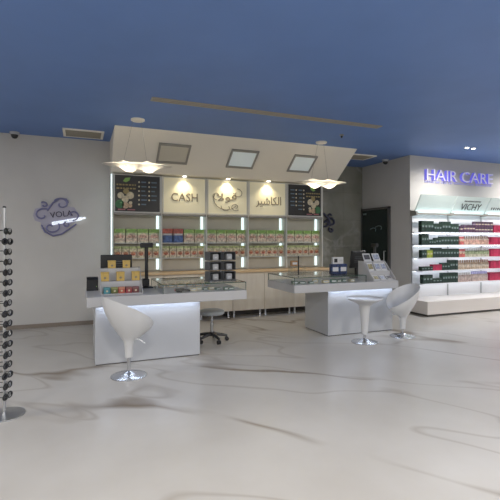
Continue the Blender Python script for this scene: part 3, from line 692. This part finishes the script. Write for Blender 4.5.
# clear acrylic holder with a brown carton on the right glass case
t = thing('acrylic_holder', 'clear acrylic holder standing on the right glass case corner', 'holder', (3.14, 5.80, GT), 0.1)
MB().box(-0.13, 0.13, -0.07, 0.07, 0, 0.006).build('base', M['acrylic'], t)
MB().box(-0.13, 0.13, 0.055, 0.06, 0.006, 0.34).build('back_plate', M['acrylic'], t)
MB().box(-0.13, 0.13, -0.06, 0.055, 0.14, 0.145).build('shelf', M['acrylic'], t)
MB().box(0.02, 0.034, -0.004, 0.01, 0.006, 0.30).build('post', M['black'], t)
for s in (-0.13, 0.125): MB().box(s, s + 0.005, -0.06, 0.055, 0.006, 0.14).build('side_plate', M['acrylic'], t)
packet('brown_carton', 'brown carton on the acrylic holder shelf', 'carton', 3.08, 5.79, GT + 0.1451, 0.11, 0.06, 0.085, M['brownitem'])
# navy cartons and a white card on the right glass case
for x in (3.78, 3.93):
    packet('navy_carton', nth('nv') + ' navy carton with white mark on the right glass case', 'carton', x, 5.74, GT, 0.145, 0.08, 0.165, M['bluebox'], 0, 'pair of navy cartons')
t = thing('price_card', 'white card with a black square on the navy cartons', 'card', (3.85, 5.75, GT + 0.165))
MB().box(-0.10, 0.10, -0.02, 0.02, 0, 0.11, 0.003).build('card', M['paper'], t)
MB().box(-0.075, -0.015, -0.022, -0.02, 0.025, 0.085).build('black_square', M['black'], t)
MB().box(0.02, 0.075, -0.022, -0.02, 0.04, 0.07).build('grey_print', M['steel'], t)

# leaflet stand on the right desk
steps('white stepped stand full of leaflets on the right desk', 4.565, 5.47, 0.44)
def leaflet(lb, m, x, y, z, rz, w_=0.10, h_=0.13, g='leaflets on the stepped stand'):
    t = thing('leaflet', lb, 'leaflet', (x, y, z + 0.002), rz, g)
    poly = [(0.0, 0.0), (0.006, -0.001), (0.075 + 0.006, h_), (0.075, h_)]
    MB().prism(poly, 'x', -w_ / 2, w_ / 2).build('sheet', M['paper'], t)
    k0, k1 = 0.25, 0.85
    MB().prism([(0.075 * k0 - 0.003, h_ * k0), (0.075 * k0 + 0.0005, h_ * k0), (0.075 * k1 + 0.0005, h_ * k1), (0.075 * k1 - 0.003, h_ * k1)], 'x', -w_ * 0.38, w_ * 0.38).build('printed_picture', m, t)
random.seed(5)
for i, x in enumerate((4.44, 4.57, 4.70)):
    leaflet(['white and olive leaflet in the front row of the leaflet stand', 'white and blue leaflet in the front row of the leaflet stand', 'white and dark leaflet in the front row of the leaflet stand'][i], M[['leafletolive', 'leafletblue', 'leafletdark'][i]], x, 5.495, DT + 0.012, random.uniform(-0.1, 0.1), 0.11, 0.07)
for i, x in enumerate((4.43, 4.57, 4.69)):
    leaflet(['olive leaflet on the middle step of the leaflet stand', 'blue grey leaflet on the middle step of the leaflet stand', 'dark leaflet on the middle step of the leaflet stand'][i], M[['leafletolive', 'leafletblue', 'leafletblue'][i]], x, 5.62, DT + 0.15, random.uniform(-0.1, 0.1), 0.12, 0.13)
for i, x in enumerate((4.46, 4.65)):
    leaflet(['dark leaflet on the top step of the leaflet stand', 'pale blue leaflet on the top step of the leaflet stand'][i], M[['leafletdark', 'leafletblue'][i]], x, 5.76, DT + 0.30, random.uniform(-0.1, 0.1), 0.14, 0.13)

# ------------------------------------------------------------------ swivel chairs, table, stool
def chrome_foot(t, r=0.195):
    MB().lathe([(r, 0), (r, 0.008), (r * 0.93, 0.014), (r * 0.55, 0.026), (0.05, 0.045), (0.028, 0.06)], 40).build('foot_plate', M['chrome'], t, True)
def bucket_chair(lb, x, y, rz, dz):
    t = thing('swivel_chair', lb, 'chair', (x, y, 0), rz, 'white bucket swivel chairs')
    chrome_foot(t)
    MB().tube([(0, 0, 0.05), (0, 0, 0.24 + dz)], 0.019, 16).build('gas_column', M['chrome'], t, True)
    n = 40; rows = 14
    z0 = 0.21 + dz
    def rim(ph):          # ph = 0 is the front (+x); the rim rises to the back
        c = math.cos(ph); s = math.sin(ph)
        f = (1 - c) / 2
        rx = (0.27 if c > 0 else 0.29) * c
        z = 0.55 + dz + 0.345 * f ** 0.72
        return rx, 0.222 * s, z
    mb = MB(); rings = []
    for i in range(rows + 1):
        u = i / rows; ring = []
        for k in range(n):
            ph = 2 * PI * k / n; rx, ry, rzz = rim(ph)
            if u < 0.35: q = u / 0.35; sc = 0.042 + 0.014 * q * q; px, py, pz = sc * math.cos(ph), sc * math.sin(ph), z0 + (0.385 + dz - z0) * q
            else:
                q = (u - 0.35) / 0.65; g = math.sin(q * PI / 2) ** 1.25; hgt = q ** 1.15
                px = 0.056 * math.cos(ph) * (1 - g) + rx * g; py = 0.056 * math.sin(ph) * (1 - g) + ry * g
                pz = (0.385 + dz) + (rzz - 0.385 - dz) * hgt
            ring.append(mb.bm.verts.new((px, py, pz)))
        rings.append(ring)
    # inner surface
    for i in range(1, 9):
        q = 1 - i / 9; ring = []; kq = math.sin(q * PI / 2)
        for k in range(n):
            ph = 2 * PI * k / n; rx, ry, rzz = rim(ph)
            sc = kq * 0.965
            ring.append(mb.bm.verts.new((rx * sc, ry * sc, (0.475 + dz) + (rzz - 0.475 - dz) * q ** 1.6)))
        rings.append(ring)
    for a, b in zip(rings, rings[1:]):
        for k in range(n): mb.bm.faces.new((a[k], a[(k + 1) % n], b[(k + 1) % n], b[k]))
    mb.bm.faces.new(rings[0][::-1]); mb.bm.faces.new(rings[-1])
    mb.build('seat_shell', M['plastic'], t, True)
    MB().tube([(0.02, -0.05, 0.43 + dz), (0.075, -0.115, 0.415 + dz), (0.125, -0.165, 0.375 + dz)], 0.006, 8).build('lever', M['steel'], t, True)
    return t
bucket_chair('white bucket swivel chair seen from behind at the left desk', 0.50, 4.80, 0.24, 0.0)
bucket_chair('white bucket swivel chair beside the round table', 4.655, 5.165, PI + 0.14, -0.085)

t = thing('round_table', 'white tulip shaped round table beside the right desk', 'table', (3.87, 5.08, 0))
chrome_foot(t)
MB().tube([(0, 0, 0.05), (0, 0, 0.14)], 0.021, 16).build('column_sleeve', M['chrome'], t, True)
MB().lathe([(0.044, 0.12), (0.050, 0.20), (0.060, 0.34), (0.070, 0.46), (0.08, 0.535), (0.12, 0.575), (0.17, 0.60), (0.245, 0.628), (0.262, 0.645), (0.257, 0.655), (0.248, 0.652), (0.235, 0.643), (0.05, 0.641)], 56).build('pedestal_top', M['plastic'], t, True)

t = thing('rolling_stool', 'grey round rolling stool behind the left desk', 'stool', (1.81, 5.98, 0), 0.35)
MB().lathe([(0.02, 0.395), (0.155, 0.398), (0.182, 0.41), (0.19, 0.432), (0.182, 0.455), (0.15, 0.468), (0.02, 0.472)], 40).build('seat', M['greyseat'], t, True)
MB().tube([(0, 0, 0.12), (0, 0, 0.27)], 0.024, 14).build('column_sleeve', M['steel'], t, True)
MB().tube([(0, 0, 0.26), (0, 0, 0.40)], 0.016, 14).build('gas_column', M['chrome'], t, True)
MB().lathe([(0.045, 0.085), (0.045, 0.13), (0.03, 0.14)], 20).build('hub', M['black'], t)
for k in range(5):
    an = 2 * PI * k / 5 - 1.75; c, s = math.cos(an), math.sin(an)
    lg = MB().tube([(0.03 * c, 0.03 * s, 0.11), (0.15 * c, 0.15 * s, 0.095), (0.23 * c, 0.23 * s, 0.075)], [0.025, 0.022, 0.017], 8).build('leg', M['black'], t, True)
    cx, cy = 0.225 * c, 0.225 * s
    cs = MB()
    for off in (-0.014, 0.014):
        ctr = Vector((cx - s * off, cy + c * off, 0.03)); u = Vector((c, s, 0)); ax = Vector((-s, c, 0))
        ringA = [cs.bm.verts.new(ctr + 0.03 * (math.cos(2 * PI * i / 14) * u + math.sin(2 * PI * i / 14) * Vector((0, 0, 1))) - ax * 0.008) for i in range(14)]
        ringB = [cs.bm.verts.new(v.co + ax * 0.016) for v in ringA]
        cs.bm.faces.new(ringA); cs.bm.faces.new(ringB[::-1])
        for i in range(14): cs.bm.faces.new((ringA[i], ringB[i], ringB[(i + 1) % 14], ringA[(i + 1) % 14]))
    cs.tube([(cx, cy, 0.03), (cx, cy, 0.075)], 0.008, 8)
    cs.build('caster', M['black'], lg)

# ------------------------------------------------------------------ hair care wall
HX = 6.42; BAY = 1.005; HN = 6; HE = HX + BAY * HN; SF = 6.57
hu = thing('hair_care_unit', 'white lit shelving unit with header panels under the hair care sign', 'shelving', (HX, HW, 0))
def Hb(n, m, x0, x1, y0, y1, z0, z1, bev=0.0, par=hu): return MB().box(x0 - HX, x1 - HX, y0 - HW, y1 - HW, z0, z1, bev).build(n, m, par)
Hb('plinth', M['hairplinth'], 6.24, HE, 6.25, HW, 0.045, 0.30, 0.004)
Hb('plinth_toe', M['dark'], 6.30, HE, 6.30, HW, 0, 0.045)
for k in range(HN + 1): 
    x = HX + BAY * k
    Hb('bay_post', M['steel'], x - 0.008, x + 0.008, HW - 0.05, HW - 0.025, 0.30, 2.06)
SZ = [1.665, 1.400, 1.135, 0.870, 0.605]
for k in range(HN):
    a, b = HX + BAY * k + 0.004, HX + BAY * (k + 1) - 0.004
    Hb('back_panel', M['hairwall'], a, b, HW - 0.024, HW - 0.001, 0.30, 2.06)
    for i, z in enumerate(SZ):
        s = Hb('shelf', M['hairshelf'], a, b, SF, HW - 0.052, z - 0.022, z, 0.002)
        Hb('shelf_led', M['shelfled'], a + 0.02, b - 0.02, HW - 0.10, HW - 0.085, z - 0.029, z - 0.022, 0, s)
    # sloped header panel, leaning out at its top
    hd = MB().prism([(6.80 - HW, 2.055), (6.825 - HW, 2.055), (6.635 - HW, 2.43), (6.61 - HW, 2.43)], 'x', a - HX + 0.012, b - HX - 0.012).build('header_panel', M['hairheader'], hu)
    Hb('header_light', M['signled'], a + 0.02, b - 0.02, 6.72, 6.745, 2.045, 2.06, 0, hd)
    Hb('added_tube_cover', M['frame'], a, b, 6.695, 6.71, 2.03, 2.062, 0, hd)  # strip added in front to hide the bright tube from view
    MB().prism([(6.79 - HW, 2.02), (6.88 - HW, 2.02), (6.88 - HW, 2.10), (6.70 - HW, 2.08), (6.70 - HW, 2.03)], 'x', b - HX - 0.008, b - HX + 0.016).build('header_bracket', M['frame'], hd)
    tl = math.atan2(0.19, 0.375)
    if k == 1:
        text_part('letter', 'VICHY', 0.60, 0.15, M['headertext'], hd, ((a + b) / 2 - HX, 6.710 - HW - 0.004, 2.22), 0.006, 0, 0, PI / 2 + tl, split=True)
        ln = MB(); xx = (a + b) / 2 - HX - 0.24; random.seed(2)
        while xx < (a + b) / 2 - HX + 0.24:
            q = random.uniform(0.012, 0.03); ln.prism([(6.664 - HW - 0.003, 2.322), (6.664 - HW, 2.322), (6.650 - HW, 2.350), (6.650 - HW - 0.003, 2.350)], 'x', xx, xx + q); xx += q + 0.014
        tag(ln.build('small_print', M['headertext'], hd), kind='stuff')
    if k == 2:
        ln = MB(); xx = a - HX + 0.14
        for q in (0.035, 0.04, 0.03, 0.04, 0.035, 0.045):
            ln.prism([(6.737 - HW - 0.003, 2.178), (6.737 - HW, 2.178), (6.712 - HW, 2.228), (6.712 - HW - 0.003, 2.228)], 'x', xx, xx + q); xx += q + 0.03
        tag(ln.build('small_print', M['headertext'], hd), kind='stuff')
MB().prism([(6.79 - HW, 2.0), (6.88 - HW, 2.0), (6.88 - HW, 2.12), (6.70 - HW, 2.09), (6.70 - HW, 2.02)], 'x', -0.03, 0.012).build('header_bracket', M['frame'], hu)

sg = thing('wall_sign', 'backlit HAIR CARE letters glowing blue on the right wall', 'sign', (7.80, HW, 2.88))
text_part('letter_halo', 'HAIR CARE', 1.98, 0.235, M['hairblue'], sg, (-0.012, -0.002, 0.012), 0.012, split=True)
text_part('letter', 'HAIR CARE', 1.98, 0.235, [M['hairface'], M['hairblue']], sg, (0.0, -0.03, 0.015), 0.03, split=True)
sl = MB(); random.seed(4); xx = -1.0
while xx < 1.0:
    q = random.uniform(0.02, 0.05); sl.box(xx, xx + q, -0.012, 0, -0.155, -0.155 + random.uniform(0.035, 0.05)); xx += q + (0.012 if random.random() < 0.8 else 0.06)
tag(sl.build('small_letters', M['caplilac'], sg), kind='stuff')

# goods on the hair care shelves
def hcarton(w_, d_, h_, m): return MB().box(-w_ / 2, w_ / 2, -d_ / 2, d_ / 2, 0, h_, 0.002).mesh('carton', m)
clab = {}
def hbox(lb, g, m, x, z, w_, h_, d_=0.09, y=6.645, seal=True):
    key = (m.name, round(w_, 3), round(h_, 3), d_)
    if key not in clab:
        clab[key] = (hcarton(w_, d_, h_, m), MB().box(-w_ * 0.32, w_ * 0.32, -d_ / 2 - 0.0015, -d_ / 2 - 0.0001, h_ * 0.42, h_ * 0.60).mesh('front_label', M['doormark'] if m is M['greenbox'] else M['ivory']))
    o = tag(inst('hair_product_carton', clab[key][0], None, (x, y + random.uniform(-0.004, 0.004), z + 0.0006)), lb, 'carton', g)
    if seal and m is not M['crimson']: inst('front_label', clab[key][1], o)
bm_ = {}
def hbottle(lb, g, m, capm, x, z, h_=0.17, r=0.030, y=6.645):
    key = (m.name, capm.name, h_)
    if key not in bm_:
        bm_[key] = (MB().lathe([(r * 0.92, 0), (r, 0.006), (r, h_ * 0.66), (r * 0.75, h_ * 0.72), (r * 0.45, h_ * 0.74)], 12).mesh('bottle', m, True), MB().lathe([(r * 0.62, h_ * 0.742), (r * 0.62, h_ * 0.97), (r * 0.5, h_)], 10).mesh('cap', capm, True))
    o = tag(inst('hair_product_bottle', bm_[key][0], None, (x, y, z + 0.0006)), lb, 'bottle', g); inst('cap', bm_[key][1], o)
def X_of(px, y=6.60):     # where a direction seen in the photograph meets the shelf front
    l = (px - 250) / 420; s, c = math.sin(YAW), math.cos(YAW); return (s + l * c) / (c - l * s) * y
ordn = ['top', 'second', 'third', 'fourth', 'bottom']
def run(row, p0, p1, what, m, w_, h_, capm=None, dup=1):
    h_ *= 1.1 if dup == 2 else 1.22
    x0, x1 = max(HX + 0.012, X_of(p0)), X_of(p1); n = max(1, round((x1 - x0) / w_)); st = (x1 - x0) / n
    for i in range(n):
        x = x0 + (i + 0.5) * st; k = round((x - HX) / BAY)
        lb = nth(what + str(row)) + ' ' + what + ' on the ' + ordn[row] + ' hair care shelf'; g = what + 's on the ' + ordn[row] + ' shelf'
        if capm: hbottle(lb, g, m, capm, x, SZ[row], h_)
        else:
            for q in range(dup): hbox(lb if dup == 1 else ['lower ', 'upper '][q] + lb, g, m, x, SZ[row] + q * (h_ + 0.0008), st - 0.003, h_)
random.seed(9)
G = M['greenbox']
run(0, 421, 434, 'tall dark green carton', G, 0.075, 0.185); run(0, 434, 442, 'short dark green carton', G, 0.075, 0.14); run(0, 442, 451, 'tall dark green carton', G, 0.08, 0.18); run(0, 451, 459, 'short dark green carton', G, 0.08, 0.145)
run(0, 460, 463, 'grey plum carton', M['purplebox'], 0.07, 0.11); run(0, 464, 475, 'plum striped carton', M['purplebox'], 0.075, 0.13); run(0, 475.5, 493, 'stacked plum carton', M['purplebox'], 0.085, 0.105, None, 2); run(0, 494, 530, 'crimson carton', M['crimson'], 0.08, 0.135)
run(1, 413, 429, 'tall dark green carton', G, 0.075, 0.19); run(1, 429, 436, 'short dark green carton', G, 0.075, 0.09); run(1, 436, 441, 'medium dark green carton', G, 0.075, 0.12); run(1, 441, 459, 'tall dark green carton', G, 0.078, 0.145)
run(1, 459.5, 464, 'red and white carton', M['redwhite'], 0.07, 0.14); run(1, 465, 490, 'peach bottle', M['bottlepeach'], 0.066, 0.15, M['cap']); run(1, 491, 530, 'crimson carton', M['crimson'], 0.08, 0.135)
run(2, 422, 427, 'dark green carton beside lime ones', G, 0.075, 0.13); run(2, 427, 433, 'lime green carton', M['lime'], 0.07, 0.135); run(2, 433, 442, 'tall dark green carton', G, 0.075, 0.165); run(2, 442, 459, 'dark green carton', G, 0.078, 0.15)
run(2, 459.5, 465, 'red and white carton', M['redwhite'], 0.07, 0.14); run(2, 466, 490.5, 'pale green bottle', M['bottlegreen'], 0.066, 0.155, M['capwhite']); run(2, 491, 530, 'crimson carton', M['crimson'], 0.08, 0.14)
run(3, 419, 433, 'flat dark green carton', G, 0.08, 0.07); run(3, 433, 442, 'crimson and green carton', M['crimson'], 0.08, 0.10); run(3, 433, 442, 'upper dark green carton', G, 0.08, 0.001) if False else None
run(3, 442, 450, 'dark green carton', G, 0.078, 0.125); run(3, 450, 458, 'tall dark green carton', G, 0.078, 0.17)
run(3, 458.5, 490, 'beige bottle', M['bottlebeige'], 0.066, 0.165, M['cap']); run(3, 491, 530, 'crimson carton', M['crimson'], 0.08, 0.14)
run(4, 423, 433, 'dark green carton', G, 0.078, 0.15); run(4, 433, 442.5, 'flat dark green carton', G, 0.078, 0.085); run(4, 442.5, 458, 'tall dark green carton', G, 0.078, 0.17)
run(4, 458.5, 472, 'pale pink bottle', M['bottlepink'], 0.066, 0.165, M['capwhite']); run(4, 472.5, 489, 'lilac capped pale pink bottle', M['bottlepink'], 0.066, 0.175, M['caplilac']); run(4, 489.5, 530, 'crimson carton', M['crimson'], 0.08, 0.145)

# ------------------------------------------------------------------ wall signs
def spiral(cx, cz, r0, r1, t0, t1, y, n=26, sq=0.85):
    return [(cx + (r0 + (r1 - r0) * i / n) * math.cos(t0 + (t1 - t0) * i / n), y, cz + sq * (r0 + (r1 - r0) * i / n) * math.sin(t0 + (t1 - t0) * i / n)) for i in range(n + 1)]
ws = thing('swirl_sign', 'blue grey swirl cloud logo sign on the left wall', 'sign', (-0.38, BW, 1.90))
plate = [(-0.36, 0.02), (-0.33, 0.13), (-0.24, 0.16), (-0.24, 0.24), (-0.17, 0.26), (-0.12, 0.19), (-0.03, 0.29), (0.10, 0.34), (0.20, 0.29), (0.18, 0.19), (0.29, 0.17), (0.35, 0.06), (0.31, -0.08), (0.19, -0.14), (0.16, -0.24), (0.02, -0.32), (-0.14, -0.30), (-0.24, -0.20), (-0.24, -0.10), (-0.33, -0.07)]
MB().prism(plate, 'y', -0.012, 0).build('plate', M['logoplate'], ws)
yl = -0.028
curls = [spiral(-0.21, 0.02, 0.02, 0.15, 0.0, -5.4, yl), spiral(-0.19, 0.20, 0.02, 0.06, 3.4, 8.6, yl), spiral(0.08, 0.22, 0.03, 0.13, -3.6, 2.6, yl), spiral(0.26, 0.04, 0.02, 0.12, 3.8, -1.6, yl), spiral(-0.08, -0.18, 0.02, 0.14, 0.6, 6.9, yl), spiral(0.17, -0.13, 0.02, 0.06, 1.0, -4.5, yl)]
for q in curls: MB().tube(q, 0.013, 8).build('swirl', M['logometal'], ws, True)
MB().tube([(-0.14, yl, 0.10), (-0.05, yl, 0.24), (0.06, yl, 0.32), (0.16, yl, 0.31), (0.19, yl, 0.24)], 0.013, 8).build('swirl', M['logometal'], ws, True)
MB().tube([(-0.23, yl, -0.14), (-0.18, yl, -0.26), (-0.05, yl, -0.33), (0.08, yl, -0.30), (0.22, yl, -0.20), (0.32, yl, -0.12)], 0.013, 8).build('swirl', M['logometal'], ws, True)
text_part('letter', 'VOLA', 0.36, 0.10, M['letterdark'], ws, (0.08, -0.012, 0.05), 0.012, 0.14, split=True)
lb_ = MB().box(-0.24, 0.24, -0.03, -0.018, -0.024, 0.024, 0.004).build('light_bar', M['logolight'], ws); lb_.location = (0.17, -0.002, -0.07); lb_.rotation_euler = (0, -0.20, 0)
text_part('bar_letters', 'HEALTH & BEAUTY', 0.45, 0.036, M['letterdark'], lb_, (0.0, -0.032, 0.0), 0.003)
MB().tube([(0.34, -0.02, -0.04), (0.44, -0.02, -0.015), (0.47, -0.02, -0.01)], 0.012, 8).build('light_tail', M['logolight'], ws, True)

em = thing('wall_emblem', 'navy swirl emblem on the grey marble wall', 'emblem', (5.44, MW, 1.93))
ye = -0.03
for q in (spiral(0.03, 0.14, 0.02, 0.08, 0, 5.5, ye, 20), spiral(0.05, -0.02, 0.03, 0.14, -2.5, 2.6, ye, 20), spiral(-0.10, -0.03, 0.02, 0.10, 3.0, -2.0, ye, 20), spiral(0.06, -0.19, 0.02, 0.07, 1.5, -4.0, ye, 20), [(-0.16, ye, 0.20), (-0.08, ye, 0.13), (0.0, ye, 0.05), (0.03, ye, -0.10)]):
    MB().tube(q, 0.026, 8).build('swirl', M['emblem'], em, True)
for px_, pz_ in ((0.03, 0.06), (-0.1, 0.06), (0.05, -0.13)):
    MB().tube([(px_, -0.03, pz_), (px_, 0, pz_)], 0.012, 8).build('standoff', M['steel'], em)

# ------------------------------------------------------------------ eyewear rod near the camera at the left
RX, RY = -0.60, 4.12
st = thing('eyewear_rod', 'tall metal eyewear rod stand at the left edge', 'display stand', (RX, RY, 0))
MB().lathe([(0.16, 0), (0.16, 0.012), (0.05, 0.022), (0.014, 0.03)], 32).build('base', M['steel'], st, True)
MB().tube([(0, 0, 0.025), (0, 0, 1.775)], 0.012, 12).build('rod', M['steel'], st, True)
MB().lathe([(0.014, 1.775), (0.014, 1.785), (0.008, 1.79)], 12).build('rod_cap', M['black'], st)
frame_mb = MB()
def lens_loop(cy): return [(0.0, cy + 0.030 * math.cos(2 * PI * i / 20), 0.022 * math.sin(2 * PI * i / 20)) for i in range(20)]
for cy in (-0.034, 0.034): frame_mb.tube(lens_loop(cy), 0.008, 6, True)
frame_mb.tube([(0, -0.006, 0.006), (0.004, 0, 0.010), (0, 0.006, 0.006)], 0.004, 6)
frame_me = frame_mb.mesh('frame', M['black'], True)
lens_me = MB().prism([(0.0285 * math.cos(2 * PI * i / 20), 0.0205 * math.sin(2 * PI * i / 20)) for i in range(20)], 'x', -0.0015, 0.0015).mesh('lens', M['lens'])
temple_me = MB().tube([(0, 0, 0.008), (-0.06, 0, 0.008), (-0.11, 0, 0.004), (-0.14, 0, -0.02)], 0.0034, 6).mesh('temple', M['black'], True)
clip_me = MB().tube([(0.010, 0, 0.006), (0.035, 0, 0.010), (0.045, 0, 0.010)], 0.004, 6).mesh('holder', M['acrylic'])
loop_me = MB().tube([(0.046, 0.012 * math.cos(2 * PI * i / 14), 0.010 + 0.018 * math.sin(2 * PI * i / 14)) for i in range(14)], 0.0018, 6, True).mesh('holder_loop', M['steel'])
rows = ['topmost', 'second from the top']
z = 1.575; i = 0
while z > 0.10:
    lab = ('topmost black sunglasses on the eyewear rod' if i == 0 else ORD[i] + ' black sunglasses from the top of the eyewear rod')
    g = thing('sunglasses', lab, 'sunglasses', (RX, RY, z), -0.36 + random.uniform(-0.12, 0.12), 'sunglasses on the eyewear rod')
    f = inst('frame', frame_me, g, (0.028, 0, 0))
    for cy in (-0.034, 0.034): inst('lens', lens_me, f, (0, cy, 0))
    for cy in (-0.066, 0.066): inst('temple', temple_me, g, (0.026, cy, 0))
    h_ = inst('holder', clip_me, st, (0, 0, z), -0.36); inst('holder_loop', loop_me, h_)
    z -= 0.088; i += 1
